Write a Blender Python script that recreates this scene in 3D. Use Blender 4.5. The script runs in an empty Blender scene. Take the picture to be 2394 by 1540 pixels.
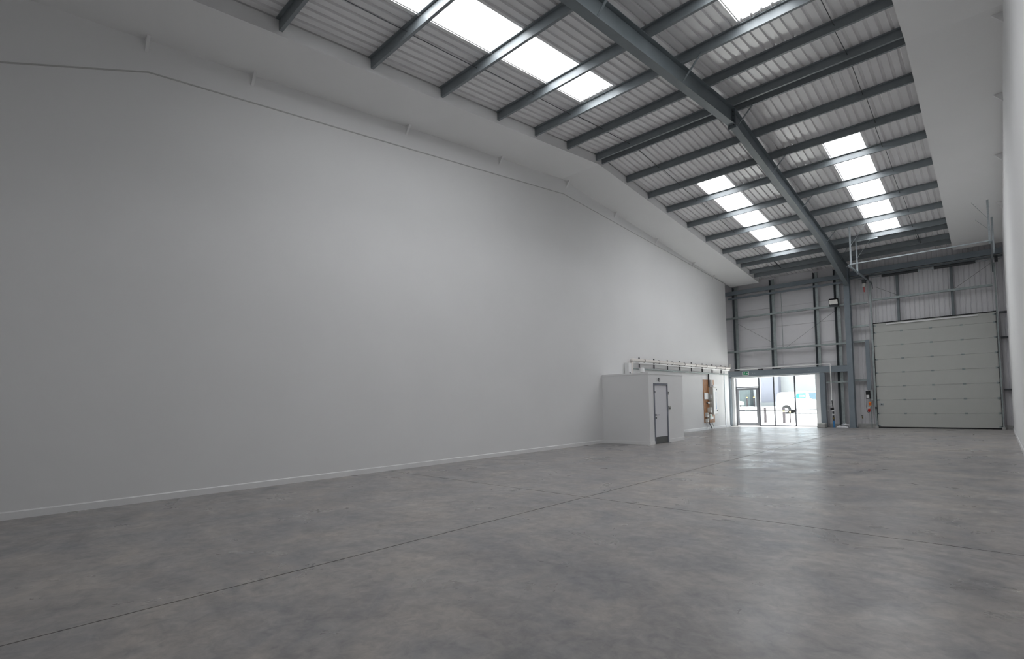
import bpy, math, random
from mathutils import Vector, Matrix
random.seed(7)
S = bpy.context.scene
COL = S.collection

# ------------------------------------------------------------------ camera, sky, exposure
f_px, YAW, PITCH, ROLL, PPX, PPY = 1199.2, 42.778, 2.4013, -1.2467, 1220.02, 890.45
def _basis():
    y, p, r = (math.radians(a) for a in (YAW, PITCH, ROLL))
    F = Vector((-math.sin(y)*math.cos(p), math.cos(y)*math.cos(p), math.sin(p)))
    R = Vector((math.cos(y), math.sin(y), 0)); U = R.cross(F)
    return R*math.cos(r)+U*math.sin(r), -R*math.sin(r)+U*math.cos(r), F
R_, U_, F_ = _basis()
cd = bpy.data.cameras.new('camera'); cam = bpy.data.objects.new('camera', cd); COL.objects.link(cam)
cd.sensor_fit = 'HORIZONTAL'; cd.sensor_width = 36; cd.lens = f_px/2394*36
cd.shift_x = (1197-PPX)/2394; cd.shift_y = (PPY-770)/2394
cd.clip_start = .02; cd.clip_end = 500
cam.matrix_world = Matrix(((R_.x, U_.x, -F_.x, 0), (R_.y, U_.y, -F_.y, 0), (R_.z, U_.z, -F_.z, 1.5), (0, 0, 0, 1)))
S.camera = cam
w = bpy.data.worlds.new('hazy_sky'); S.world = w; w.use_nodes = True
bg = w.node_tree.nodes['Background']; bg.inputs[0].default_value = (.90, .95, 1.0, 1); bg.inputs[1].default_value = 1.0
sl = bpy.data.lights.new('sun', 'SUN'); sl.energy = 14; sl.angle = math.radians(1.0); sl.color = (1, .975, .95)
sun = bpy.data.objects.new('sun', sl); COL.objects.link(sun)
SUN_EL, SUN_AZ = math.radians(62), math.radians(12)      # high sun beyond the yard, facing the entrance
sun.rotation_euler = Vector((-math.sin(SUN_AZ)*math.cos(SUN_EL), -math.cos(SUN_AZ)*math.cos(SUN_EL), -math.sin(SUN_EL))).to_track_quat('-Z', 'Y').to_euler()
S.view_settings.view_transform = 'Standard'; S.view_settings.look = 'None'
S.view_settings.gamma = 1; S.view_settings.use_curve_mapping = False
S.view_settings.exposure = 1.66
S.cycles.use_denoising = True
S.cycles.max_bounces = 8; S.cycles.diffuse_bounces = 6; S.cycles.glossy_bounces = 4; S.cycles.transparent_max_bounces = 12
S.cycles.use_adaptive_sampling = True; S.cycles.adaptive_threshold = .08
S.cycles.sample_clamp_indirect = 10

# sampling portals in the daylight openings (they emit nothing of their own)
def portal(name, loc, sx, sy, rot):
    l = bpy.data.lights.new(name, 'AREA'); l.shape = 'RECTANGLE'; l.size = sx; l.size_y = sy; l.cycles.is_portal = True
    o = bpy.data.objects.new(name, l); o.location = loc; o.rotation_euler = rot; COL.objects.link(o)

# ------------------------------------------------------------------ dimensions
XL, XR = -10.35, .41          # plastered party walls
YF, YB = 28.45, -1.46         # cladding planes of the two ends
YR, ZR, SL = 13.37, 9.007, .0985   # ridge line, purlin underside at the ridge, roof slope
def zb(y, dz=0): return ZR - SL*abs(y-YR) + dz      # underside of purlins
def zs(y): return zb(y, -.077)                       # underside of the boxed soffits
SHX0, SHW = -7.255, .95
portal('daylight_portal', (-8.42, 28.46, 1.3), 4.0, 2.5, (math.radians(-90), 0, 0))

# ------------------------------------------------------------------ materials
MATS = {}
def mat(name, col, rough=.6, metal=0, spec=.5, noise=0, nscale=6, bump=0, bscale=40, coat=0):
    m = bpy.data.materials.new(name); m.use_nodes = True; n = m.node_tree.nodes; l = m.node_tree.links
    b = n['Principled BSDF']; b.inputs['Base Color'].default_value = (*col, 1); b.inputs['Roughness'].default_value = rough
    b.inputs['Metallic'].default_value = metal; b.inputs['Specular IOR Level'].default_value = spec
    if coat: b.inputs['Coat Weight'].default_value = coat; b.inputs['Coat Roughness'].default_value = .08
    if noise or bump:
        tc = n.new('ShaderNodeTexCoord')
    if noise:
        t = n.new('ShaderNodeTexNoise'); t.inputs['Scale'].default_value = nscale; t.inputs['Detail'].default_value = 5
        l.new(tc.outputs['Object'], t.inputs['Vector'])
        r = n.new('ShaderNodeValToRGB'); r.color_ramp.elements[0].position = .3; r.color_ramp.elements[1].position = .7
        r.color_ramp.elements[0].color = (*[c*(1-noise) for c in col], 1); r.color_ramp.elements[1].color = (*[min(1, c*(1+noise)) for c in col], 1)
        l.new(t.outputs['Fac'], r.inputs['Fac']); l.new(r.outputs['Color'], b.inputs['Base Color'])
    if bump:
        t2 = n.new('ShaderNodeTexNoise'); t2.inputs['Scale'].default_value = bscale; t2.inputs['Detail'].default_value = 3
        l.new(tc.outputs['Object'], t2.inputs['Vector'])
        bp = n.new('ShaderNodeBump'); bp.inputs['Strength'].default_value = bump; bp.inputs['Distance'].default_value = .004
        l.new(t2.outputs['Fac'], bp.inputs['Height']); l.new(bp.outputs['Normal'], b.inputs['Normal'])
    MATS[name] = m; return m
mat('white_plaster', (.80, .80, .80), .75, noise=.012, nscale=.8, bump=.05, bscale=60)
mat('white_gloss_paint', (.82, .82, .82), .35)
mat('liner_sheet', (.74, .735, .74), .28, spec=.6, noise=.02, nscale=3)
mat('cladding_sheet', (.70, .695, .71), .45, noise=.02, nscale=3)
mat('flat_panel', (.74, .73, .75), .5, noise=.02, nscale=2)
mat('purlin_steel', (.215, .24, .255), .42, spec=.5, noise=.06, nscale=5)
mat('rafter_steel', (.15, .175, .19), .45, noise=.06, nscale=3)
mat('blue_grey_steel', (.20, .235, .265), .45, noise=.05, nscale=3)
mat('galvanised', (.42, .46, .48), .42, metal=.75, noise=.12, nscale=14)
mat('galvanised_post', (.33, .37, .37), .5, metal=.55, noise=.14, nscale=10)
mat('dark_metal', (.05, .055, .06), .5)
mat('black_rubber', (.012, .012, .014), .7)
mat('door_panel', (.47, .48, .455), .5, noise=.015, nscale=4)
mat('grey_aluminium', (.24, .25, .27), .4, metal=.3)
mat('dark_aluminium', (.09, .095, .11), .4, metal=.3)
mat('wc_frame', (.20, .21, .25), .5)
mat('kick_plate', (.16, .165, .165), .4, metal=.5)
mat('wc_leaf', (.72, .72, .75), .5)
mat('plywood', (.42, .20, .085), .6, noise=.18, nscale=9)
mat('white_plastic', (.82, .82, .82), .4)
mat('pipe_plastic', (.78, .74, .70), .4)
mat('bead_grey', (.50, .50, .49), .6)
mat('grey_plastic', (.40, .40, .38), .5)
mat('beige_metal', (.62, .61, .57), .45)
mat('exit_green', (.0, .26, .10), .4)
mat('yellow_paint', (.80, .58, .16), .5)
mat('orange_paint', (.85, .28, .02), .5)
mat('red_plastic', (.55, .03, .02), .4)
mat('blue_pipe', (.05, .22, .50), .4)
mat('brass', (.25, .19, .08), .4, metal=.7)
mat('concrete_block', (.42, .42, .41), .8, noise=.1, nscale=12, bump=.3)
mat('sack_white', (.70, .70, .72), .7, noise=.1, nscale=8)
mat('sack_blue', (.12, .16, .34), .7)
mat('floodlight_lens', (.80, .79, .75), .25)
mat('tarmac', (.50, .49, .48), .9, noise=.08, nscale=.6)
mat('van_white', (.80, .81, .82), .25, coat=.5)
mat('van_glass', (.10, .16, .20), .1, spec=.7)
mat('van_cyan', (.03, .55, .75), .4)
mat('tyre', (.03, .03, .03), .8)
mat('wheel_rim', (.45, .46, .48), .3, metal=.7)
mat('timber_bollard', (.045, .038, .042), .8, noise=.2, nscale=10)
mat('lilac_cladding', (.19, .195, .235), .5)
mat('pale_cladding', (.27, .28, .285), .5)
mat('slate_cladding', (.10, .125, .13), .7, noise=.25, nscale=1.2)
mat('car_green', (.45, .55, .50), .3, coat=.4)

def glass(name, tint, gloss=.06):
    m = bpy.data.materials.new(name); m.use_nodes = True; n = m.node_tree.nodes; l = m.node_tree.links
    n.remove(n['Principled BSDF']); out = n['Material Output']
    t = n.new('ShaderNodeBsdfTransparent'); t.inputs[0].default_value = (*tint, 1)
    g = n.new('ShaderNodeBsdfGlossy'); g.inputs['Roughness'].default_value = .03
    mx = n.new('ShaderNodeMixShader'); lw = n.new('ShaderNodeLayerWeight'); lw.inputs['Blend'].default_value = .5
    pw = n.new('ShaderNodeMath'); pw.operation = 'POWER'; pw.inputs[1].default_value = 5
    ma = n.new('ShaderNodeMath'); ma.operation = 'MULTIPLY_ADD'; ma.inputs[1].default_value = .5; ma.inputs[2].default_value = gloss
    l.new(lw.outputs['Facing'], pw.inputs[0]); l.new(pw.outputs[0], ma.inputs[0]); l.new(ma.outputs[0], mx.inputs[0]); l.new(t.outputs[0], mx.inputs[1]); l.new(g.outputs[0], mx.inputs[2]); l.new(mx.outputs[0], out.inputs[0])
    MATS[name] = m
glass('clear_glass', (.94, .97, .97), .03)
def grp():
    # translucent rooflight sheet: its own even emission stands in for daylight coming through
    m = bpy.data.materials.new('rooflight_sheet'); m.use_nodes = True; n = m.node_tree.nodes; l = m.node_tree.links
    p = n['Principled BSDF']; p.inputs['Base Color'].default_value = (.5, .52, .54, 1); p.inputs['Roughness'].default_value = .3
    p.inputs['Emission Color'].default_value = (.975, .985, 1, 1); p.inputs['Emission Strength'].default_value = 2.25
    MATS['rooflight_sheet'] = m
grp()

def concrete():
    m = bpy.data.materials.new('power_floated_concrete'); m.use_nodes = True; n = m.node_tree.nodes; l = m.node_tree.links
    b = n['Principled BSDF']; geo = n.new('ShaderNodeNewGeometry')
    def noise(scale, detail=6, dist=0, rough=.55, vec=None):
        t = n.new('ShaderNodeTexNoise'); t.inputs['Scale'].default_value = scale; t.inputs['Detail'].default_value = detail
        t.inputs['Distortion'].default_value = dist; t.inputs['Roughness'].default_value = rough
        l.new(vec or geo.outputs['Position'], t.inputs['Vector']); return t
    def ramp(src, p0, c0, p1, c1):
        r = n.new('ShaderNodeValToRGB'); e = r.color_ramp.elements
        e[0].position, e[0].color, e[1].position, e[1].color = p0, (*c0, 1), p1, (*c1, 1)
        l.new(src, r.inputs['Fac']); return r
    def mixc(fac, a, c, mode='MIX'):
        x = n.new('ShaderNodeMix'); x.data_type = 'RGBA'; x.blend_type = mode
        if isinstance(fac, float): x.inputs[0].default_value = fac
        else: l.new(fac, x.inputs[0])
        l.new(a, x.inputs[6]); l.new(c, x.inputs[7]); return x.outputs[2]
    base = ramp(noise(.38, 3, .6).outputs['Fac'], .32, (.300, .300, .306), .68, (.372, .360, .349))
    warm = ramp(noise(1.5, 5, .8, .6).outputs['Fac'], .32, (.80, .81, .84), .68, (1.17, 1.11, 1.05))
    c = mixc(1.0, base.outputs['Color'], warm.outputs['Color'], 'MULTIPLY')
    fine = ramp(noise(8.0, 6, .6, .68).outputs['Fac'], .30, (.78, .78, .79), .70, (1.22, 1.21, 1.19))
    c = mixc(1.0, c, fine.outputs['Color'], 'MULTIPLY')
    # power-float swirls: long soft streaks that bend
    wv = n.new('ShaderNodeVectorMath'); wv.operation = 'ADD'; wn_ = noise(.22, 2, 0)
    sc_ = n.new('ShaderNodeVectorMath'); sc_.operation = 'SCALE'; sc_.inputs['Scale'].default_value = 5.0
    l.new(wn_.outputs['Color'], sc_.inputs[0]); l.new(geo.outputs['Position'], wv.inputs[0]); l.new(sc_.outputs[0], wv.inputs[1])
    mp = n.new('ShaderNodeMapping'); mp.inputs['Rotation'].default_value = (0, 0, .9); mp.inputs['Scale'].default_value = (.35, 2.6, 1)
    l.new(wv.outputs[0], mp.inputs['Vector'])
    sw = noise(1.5, 6, .3, .62, mp.outputs['Vector'])
    swr = ramp(sw.outputs['Fac'], .30, (.84, .84, .85), .70, (1.13, 1.125, 1.12))
    c = mixc(1.0, c, swr.outputs['Color'], 'MULTIPLY')
    l.new(c, b.inputs['Base Color'])
    rr = n.new('ShaderNodeMapRange'); rr.inputs['From Min'].default_value = .3; rr.inputs['From Max'].default_value = .7
    rr.inputs['To Min'].default_value = .24; rr.inputs['To Max'].default_value = .44
    l.new(noise(1.1, 5, .8, .62).outputs['Fac'], rr.inputs['Value']); l.new(rr.outputs['Result'], b.inputs['Roughness'])
    bp = n.new('ShaderNodeBump'); bp.inputs['Strength'].default_value = .12; bp.inputs['Distance'].default_value = .006
    l.new(sw.outputs['Fac'], bp.inputs['Height']); l.new(bp.outputs['Normal'], b.inputs['Normal'])
    b.inputs['Specular IOR Level'].default_value = .5
    MATS['concrete'] = m
concrete()

# ------------------------------------------------------------------ mesh helpers
WOFF = {}
class MB:
    def __init__(s): s.v, s.f, s.sm = [], [], []
    def add(s, vs, fs, smooth=False):
        k = len(s.v); s.v += [tuple(p) for p in vs]; s.f += [tuple(i+k for i in q) for q in fs]; s.sm += [smooth]*len(fs); return s
    def box(s, x0, x1, y0, y1, z0, z1):
        return s.add([(x0,y0,z0),(x1,y0,z0),(x1,y1,z0),(x0,y1,z0),(x0,y0,z1),(x1,y0,z1),(x1,y1,z1),(x0,y1,z1)],
                     [(0,3,2,1),(4,5,6,7),(0,1,5,4),(1,2,6,5),(2,3,7,6),(3,0,4,7)])
    def prism(s, poly, axis, a0, a1):
        """extrude a 2-D polygon (the other two axes in order) along an axis"""
        def P(p, a):
            return {0: (a, p[0], p[1]), 1: (p[0], a, p[1]), 2: (p[0], p[1], a)}[axis]
        n = len(poly); vs = [P(p, a0) for p in poly]+[P(p, a1) for p in poly]
        fs = [tuple(range(n-1, -1, -1)), tuple(range(n, 2*n))]+[(i, (i+1) % n, n+(i+1) % n, n+i) for i in range(n)]
        return s.add(vs, fs)
    def tube(s, pts, r, n=10, smooth=True, caps=True):
        pts = [Vector(p) for p in pts]; rings = []
        for i, p in enumerate(pts):
            d = (pts[min(i+1, len(pts)-1)]-pts[max(i-1, 0)]).normalized()
            a = Vector((0, 0, 1)) if abs(d.z) < .9 else Vector((1, 0, 0))
            u = d.cross(a).normalized(); v_ = d.cross(u)
            rr = r[i] if isinstance(r, (list, tuple)) else r
            rings.append([p+u*rr*math.cos(2*math.pi*k/n)+v_*rr*math.sin(2*math.pi*k/n) for k in range(n)])
        vs = [q for g in rings for q in g]; fs = []
        for i in range(len(rings)-1):
            fs += [(i*n+k, i*n+(k+1) % n, (i+1)*n+(k+1) % n, (i+1)*n+k) for k in range(n)]
        s.add(vs, fs, smooth)
        if caps:
            s.add(rings[0], [tuple(range(n-1, -1, -1))]); s.add(rings[-1], [tuple(range(n))])
        return s
    def bar(s, a, b, wd, dp):
        """rectangular bar from a to b"""
        a, b = Vector(a), Vector(b); d = (b-a).normalized()
        h = Vector((0, 0, 1)) if abs(d.z) < .95 else Vector((0, 1, 0))
        u = d.cross(h).normalized()*wd/2; v_ = d.cross(u).normalized()*dp/2
        vs = [p+q for p in (a, b) for q in (-u-v_, u-v_, u+v_, -u+v_)]
        return s.add(vs, [(3,2,1,0),(4,5,6,7),(0,1,5,4),(1,2,6,5),(2,3,7,6),(3,0,4,7)])
    def mesh(s, name, m, off=(0, 0, 0)):
        me = bpy.data.meshes.new(name); me.from_pydata([(p[0]-off[0], p[1]-off[1], p[2]-off[2]) for p in s.v], [], s.f)
        me.polygons.foreach_set('use_smooth', s.sm); me.materials.append(MATS[m]); me.update()
        import bmesh
        bm = bmesh.new(); bm.from_mesh(me); bmesh.ops.recalc_face_normals(bm, faces=bm.faces); bm.to_mesh(me); bm.free()
        return me
    def build(s, name, m, parent=None, label=None, cat=None, group=None, kind=None, bevel=0):
        if parent is not None: off = WOFF[parent.name]; loc = (0, 0, 0)
        else:
            xs, ys, zs_ = zip(*s.v); off = ((min(xs)+max(xs))/2, (min(ys)+max(ys))/2, min(zs_)); loc = off
        o = bpy.data.objects.new(name, s.mesh(name, m, off)); COL.objects.link(o); o.location = loc
        if parent is not None: o.parent = parent
        WOFF[o.name] = off
        if bevel:
            bv = o.modifiers.new('bevel', 'BEVEL'); bv.width = bevel; bv.segments = 2; bv.limit_method = 'ANGLE'
        return tag(o, label, cat, group, kind)
def tag(o, label=None, cat=None, group=None, kind=None):
    if label: o['label'] = label
    if cat: o['category'] = cat
    if group: o['group'] = group
    if kind: o['kind'] = kind
    return o
def empty(name, loc, label=None, cat=None, group=None, kind=None):
    o = bpy.data.objects.new(name, None); COL.objects.link(o); o.location = loc; o.empty_display_size = .2
    WOFF[o.name] = tuple(loc); return tag(o, label, cat, group, kind)
def box(*a): return MB().box(*a)
def placed(name, me, parent, wloc, label=None, rotz=0):
    o = bpy.data.objects.new(name, me); COL.objects.link(o); o.parent = parent
    off = WOFF[parent.name]; o.location = [wloc[i]-off[i] for i in range(3)]; o.rotation_euler.z = rotz
    WOFF[o.name] = tuple(wloc)
    if label: o['label'] = label
    return o
ORD = ['first', 'second', 'third', 'fourth', 'fifth', 'sixth', 'seventh', 'eighth', 'ninth', 'tenth', 'eleventh']

# ------------------------------------------------------------------ floor
fl = box(-11.2, .9, YB-.3, 28.6, -.25, -.02).build('floor', 'concrete', kind='structure', label='polished grey concrete warehouse floor with saw-cut joints')
g = .008
for x0, x1 in ((-11.2, -4.80-g), (-4.80+g, .9)):
    for y0, y1 in ((YB-.3, 6.6-g), (6.6+g, 28.6)):
        MB().box(x0, x1, y0, y1, -.0199, 0).build('floor_slab', 'concrete', fl)

# ------------------------------------------------------------------ party walls, back wall, skirtings
def gable(x0, x1, y0, y1):
    top = [(y1, zb(y1, .19))] + ([(YR, zb(YR, .19))] if y0 < YR < y1 else []) + [(y0, zb(y0, .19))]
    return MB().prism([(y0, 0), (y1, 0)]+top, 0, x0, x1)
YWE = 27.2
gable(-10.95, XL, YB, YWE).build('wall_left', 'white_plaster', kind='structure', label='tall white plastered party wall behind the toilet cubicle')
gable(-11.15, -10.95, YB, 28.6).build('wall_left', 'flat_panel', kind='structure', label='grey outer lining behind the end of the tall white wall')
gable(XR, .9, YB, 27.12).build('wall_right', 'white_plaster', kind='structure', label='white plastered party wall beside the sectional door')
gable(.75, .95, 27.12, 28.6).build('wall_right', 'flat_panel', kind='structure', label='grey outer lining behind the white wall beside the door')
box(-11.1, .9, YB-.2, YB, 0, 7.8).build('wall_back', 'white_plaster', kind='structure', label='white end wall opposite the entrance glazing')
def skirt(name, poly, axis, a, b, lab):
    MB().prism(poly, axis, a, b).build(name, 'white_gloss_paint', kind='structure', label=lab)
sk = lambda x, s: [(x, 0), (x+s*.018, 0), (x+s*.018, .10), (x+s*.008, .115), (x, .115)]
def skx(x, s, y0, y1, name, lab):
    p = sk(x, s); MB().add([(a, y, z) for y in (y0, y1) for a, z in p], [(4,3,2,1,0), (5,6,7,8,9)]+[(i, (i+1) % 5, 5+(i+1) % 5, 5+i) for i in range(5)]).build(name, 'white_gloss_paint', kind='structure', label=lab)
skx(XL, 1, YB, 15.42, 'baseboard_left', 'long white skirting board running up to the toilet cubicle')
skx(XL, 1, 17.95, YWE, 'baseboard_left', 'white skirting board between the toilet cubicle and the entrance')
skx(XR, -1, YB, 27.12, 'baseboard_right', 'white skirting board along the wall beside the sectional door')

# boxed soffits along both party walls
def soffit(x0, x1, name, lab):
    ys = [YB, YR, 28.0]
    poly = [(y, zs(y)) for y in ys]+[(y, zb(y, .195)) for y in reversed(ys)]
    MB().prism(poly, 0, x0, x1).build(name, 'white_plaster', kind='structure', label=lab)
XSL, XSR = -8.87, -1.1
soffit(XL, XSL, 'trim_1', 'white boxed soffit along the top of the wall with the toilet cubicle')
soffit(XSR, XR, 'trim_2', 'white boxed soffit along the top of the wall beside the sectional door')
# deflection joint bead on the left wall
pts = [(.0, 6.48), (2.0, 7.25), (13.45, 8.44), (27.15, 7.56)]
tb = MB()
for (ya, za), (y2, z2) in zip(pts, pts[1:]):
    tb.bar((XL+.004, ya, za), (XL+.004, y2, z2), .012, .022)
tb.build('trim_3', 'bead_grey', kind='structure', label='thin grey joint bead running under the soffit on the tall white wall')
box(XL, XL+.02, 26.60, 26.64, .0, 2.88).build('trim_4', 'galvanised', kind='structure', label='thin vertical steel trim at the end of the white wall near the entrance')

# triangular gusset brackets under the soffits
GY = [1.97, 3.66, 7.21, 10.42, 13.6, 16.55, 19.72, 23.27, 25.6]
gd = ['beside the wall bead end', 'fourth from the ridge toward the back wall', 'second from the ridge toward the back wall', 'first from the ridge toward the back wall', 'right at the ridge', 'first past the ridge toward the entrance', 'second past the ridge toward the entrance', 'third past the ridge toward the entrance', 'last before the entrance end']
gd[1] = 'third from the ridge toward the back wall'; gd[0] = 'above the kink in the wall bead'
for y, d in zip(GY, gd):
    z = zs(y)-.002
    MB().prism([(XL, z), (XL+.16, z), (XL, z-.21)], 1, y-.025, y+.025).build('gusset_bracket', 'white_plaster', None, 'white triangular gusset under the cubicle side soffit, '+d, 'bracket', 'gusset brackets on the tall white wall')
for y, d in zip((13.6, 16.6, 19.9, 23.6), gd[4:8]):
    z = zs(y)-.002
    MB().prism([(XR, z), (XR-.17, z), (XR, z-.21)], 1, y-.025, y+.025).build('gusset_bracket', 'white_plaster', None, 'white triangular gusset under the door side soffit, '+d, 'bracket', 'gusset brackets on the wall beside the door')

# ------------------------------------------------------------------ roof: profiled sheets, rooflights
def profile(n=5, p=.19, lo=0, rib=.038):
    """cross-section of a liner sheet: flat pans with narrow upstanding ribs"""
    pts = [(0, 0)]
    for i in range(n):
        c = (i+.5)*p; pts += [(c-.034, 0), (c-.018, rib), (c+.018, rib), (c+.034, 0)]
    return pts+[(n*p, 0)]
def sheet_mesh(name, m, y0, y1, th=.004):
    """a sheet running y0..y1 (world), x local from 0"""
    P = profile(); n = len(P); ym = (y0+y1)/2; mb = MB(); zm = zb(ym, .203)
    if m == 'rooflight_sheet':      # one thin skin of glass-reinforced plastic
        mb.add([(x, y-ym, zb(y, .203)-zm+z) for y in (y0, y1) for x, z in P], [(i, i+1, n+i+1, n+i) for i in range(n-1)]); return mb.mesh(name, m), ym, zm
    vs = []
    for dz in (0, th):
        for y in (y0, y1): vs += [(x, y-ym, zb(y, .203)-zm+z+dz) for x, z in P]
    fs = []
    for i in range(n-1):
        fs += [(i, i+1, n+i+1, n+i), (2*n+i, 3*n+i, 3*n+i+1, 2*n+i+1), (i, 2*n+i, 2*n+i+1, i+1), (n+i, n+i+1, 3*n+i+1, 3*n+i)]
    fs += [(0, n, 3*n, 2*n), (n-1, 3*n-1, 4*n-1, 2*n-1)]
    mb.add(vs, fs); return mb.mesh(name, m), ym, zm
roof = empty('ceiling', (-4.97, YR, ZR+.2), label='pitched white ribbed metal roof lining over steel purlins', kind='structure')
cache = {}
def put_sheet(k, y0, y1, m='liner_sheet', parent=roof, nm='roof_sheet'):
    key = (y0, y1, m)
    if key not in cache: cache[key] = sheet_mesh(nm, m, y0, y1)
    me, ym, zm = cache[key]
    return placed(nm, me, parent, (SHX0+SHW*k, ym, zm))
wl = ['rooflight strip near the left soffit on the back slope', 'x']
wn = 0
for k in range(-4, 9):
    for s in (1, -1):
        ye = 28.7 if s > 0 else YB-.2
        a, b = YR+s*3.2, YR+s*(11.46 if s > 0 else 9.8)
        if k in (0, 4):
            put_sheet(k, *sorted((YR, a))); put_sheet(k, *sorted((b, ye)))
            wn += 1
            we = empty('window_%d' % wn, (SHX0+SHW*(k+.5), (a+b)/2, zb((a+b)/2, .2)), kind='structure',
                       label='bright rooflight strip on the %s slope beside the %s soffit' % ('entrance' if s > 0 else 'back', 'toilet cubicle side' if k == 0 else 'sectional door side'))
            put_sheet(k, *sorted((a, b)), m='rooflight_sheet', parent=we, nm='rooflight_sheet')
            for xx in (SHX0+SHW*k+.012, SHX0+SHW*k+.05):
                yy = sorted((a, b)); mb = MB(); mb.bar((xx, yy[0], zb(yy[0], .197)), (xx, yy[1], zb(yy[1], .197)), .024, .012)
                mb.build('side_flashing', 'white_gloss_paint', we)
        else:
            put_sheet(k, *sorted((YR, ye)))
# ridge closure so no daylight leaks along the joint
mb = MB(); mb.prism([(YR-.25, zb(YR-.25, .246)), (YR, ZR+.247), (YR+.25, zb(YR+.25, .246)), (YR+.25, zb(YR, .26)), (YR-.25, zb(YR, .26))], 0, -11.1, .95)
mb.build('ridge_capping', 'liner_sheet', roof)
# eaves closures
box(-11.1, .95, 28.5, 28.62, 7.2, 8.2).build('eaves_closure', 'liner_sheet', roof)
box(-11.1, .95, YB-.2, YB-.05, 7.2, 8.2).build('eaves_closure', 'liner_sheet', roof)

# ------------------------------------------------------------------ purlins (Z sections)
def zsect(y, z0, h=.197, fl_=.06, t=.006, lip=.018):
    return [(y, z0), (y+fl_, z0), (y+fl_, z0+lip), (y+fl_-t, z0+lip), (y+fl_-t, z0+t), (y+t, z0+t), (y+t, z0+h),
            (y-fl_, z0+h), (y-fl_, z0+h-lip), (y-fl_+t, z0+h-lip), (y-fl_+t, z0+h-t), (y, z0+h-t)]
PF = [13.53, 15.0, 16.45, 17.86, 19.6, 21.37, 23.18, 24.83, 25.42, 26.62]
PB = [13.2, 11.74, 10.32, 8.89, 7.11, 5.35, 3.57, 1.85, .25, -.9]
PX0, PX1 = XSL+.003, XSR-.003
for ys, nm in ((PF, 'entrance'), (PB, 'back')):
    for i, y in enumerate(ys):
        z0 = zb(y) - (.0 if nm == 'back' else .0)
        lab = 'grey steel purlin, %s from the ridge on the %s side slope' % (ORD[i], nm)
        MB().prism(zsect(y, z0), 0, PX0, PX1).build('roof_purlin', 'purlin_steel', None, lab, 'purlin', 'roof purlins')
# eaves beam at the entrance end
MB().prism(zsect(27.27, zb(27.27), .197), 0, PX0, PX1).build('eaves_beam', 'purlin_steel', None, 'grey steel eaves beam along the roof edge over the entrance', 'beam')
# anti-sag rods
for xr, side in ((-7.64, 'toilet cubicle side'), (-2.1, 'sectional door side')):
    for ys, nm in ((PF, 'entrance'), (PB[:8], 'back')):
        for i in range(len(ys)-1):
            a, b = sorted((ys[i], ys[i+1]))
            mb = MB(); dx = .02 if i % 2 else -.02
            mb.tube([(xr+dx, a+.008, zb(a, .12)), (xr+dx, b-.002, zb(b, .10))], .008, 6, caps=False)
            mb.build('sag_rod', 'dark_metal', None, 'thin tie rod between %s and %s purlins of the %s slope, %s' % (ORD[i], ORD[i+1], nm, side), 'rod', 'purlin tie rods')
# short struts at the entrance end
for xr, side in ((-7.4, 'the toilet cubicle soffit'), (-2.05, 'the sectional door soffit')):
    MB().bar((xr, 25.47, zb(25.47, .06)), (xr, 26.6, zb(26.6, .02)), .03, .03).build('eaves_strut', 'dark_metal', None, 'short dark strut tying the last purlins near '+side, 'strut', 'eaves struts')

# ------------------------------------------------------------------ portal frame
XA, XE = -4.74, -4.93           # rafter axis at the ridge and at the entrance column
def rx(y): return XA if y < YR else XA+(XE-XA)*(y-YR)/(28.0-YR)
RW, RD, FT = .18, .44, .014
HY = 22.3                        # start of the haunch
def rbot(y):
    b = zb(y, -RD)
    if y > HY: b -= (y-HY)/(27.85-HY)*.52
    if y < 4.5: b -= (4.5-y)/(4.5-YB)*.52
    return b
raf = empty('portal_rafter', (-4.8, YR, 8.5), 'dark grey steel roof beam running from the ridge down to the entrance column', 'beam')
def loft(secs):
    """secs: list of (y, xc, half width, z0, z1) boxes lofted along y"""
    mb = MB(); vs = []; fs = []
    for y, xc, hw, z0, z1 in secs: vs += [(xc-hw, y, z0), (xc+hw, y, z0), (xc+hw, y, z1), (xc-hw, y, z1)]
    for i in range(len(secs)-1):
        for k in range(4): fs.append((4*i+k, 4*i+(k+1) % 4, 4*i+4+(k+1) % 4, 4*i+4+k))
    fs += [(3, 2, 1, 0), tuple(4*(len(secs)-1)+k for k in range(4))]
    return mb.add(vs, fs)
YS = [YB+.002, 4.5, YR, HY, 27.858]
loft([(y, rx(y), .006, rbot(y)+FT, zb(y)-FT-.002) for y in YS]).build('web', 'rafter_steel', raf)
loft([(y, rx(y), RW/2, zb(y)-FT-.002, zb(y)-.002) for y in YS]).build('top_flange', 'rafter_steel', raf)
loft([(y, rx(y), RW/2, rbot(y), rbot(y)+FT) for y in YS]).build('bottom_flange', 'rafter_steel', raf)
for dy in (-.018, .004):
    box(XA-.1, XA+.1, YR+dy, YR+dy+.014, zb(YR)-RD-.09, zb(YR)-.01).build('apex_plate', 'rafter_steel', raf)
for i, z in enumerate((8.56, 8.68, 8.80, 8.90)):
    for sx in (-.05, .05):
        MB().tube([(XA+sx, YR-.05, z), (XA+sx, YR+.05, z)], .014, 6).build('bolt', 'dark_metal', raf)
for y in (7.11, 10.32, 13.53, 16.45, 19.6, 23.18, 25.42):
    x = rx(y)
    MB().bar((x+.075, y+.01, rbot(y)+.03), (x+.52, y+.01, zb(y)+.05), .05, .01).build('fly_brace', 'rafter_steel', raf)
col = empty('steel_column', (-4.96, 28.0, 0), 'blue-grey steel column between the entrance glazing and the sectional door', 'column')
CX, CW = -4.97, .11
box(CX-CW, CX+CW, 27.86, 27.875, 0, 7.5).build('front_flange', 'blue_grey_steel', col)
box(CX-CW, CX+CW, 28.19, 28.205, 0, 7.5).build('rear_flange', 'blue_grey_steel', col)
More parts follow.
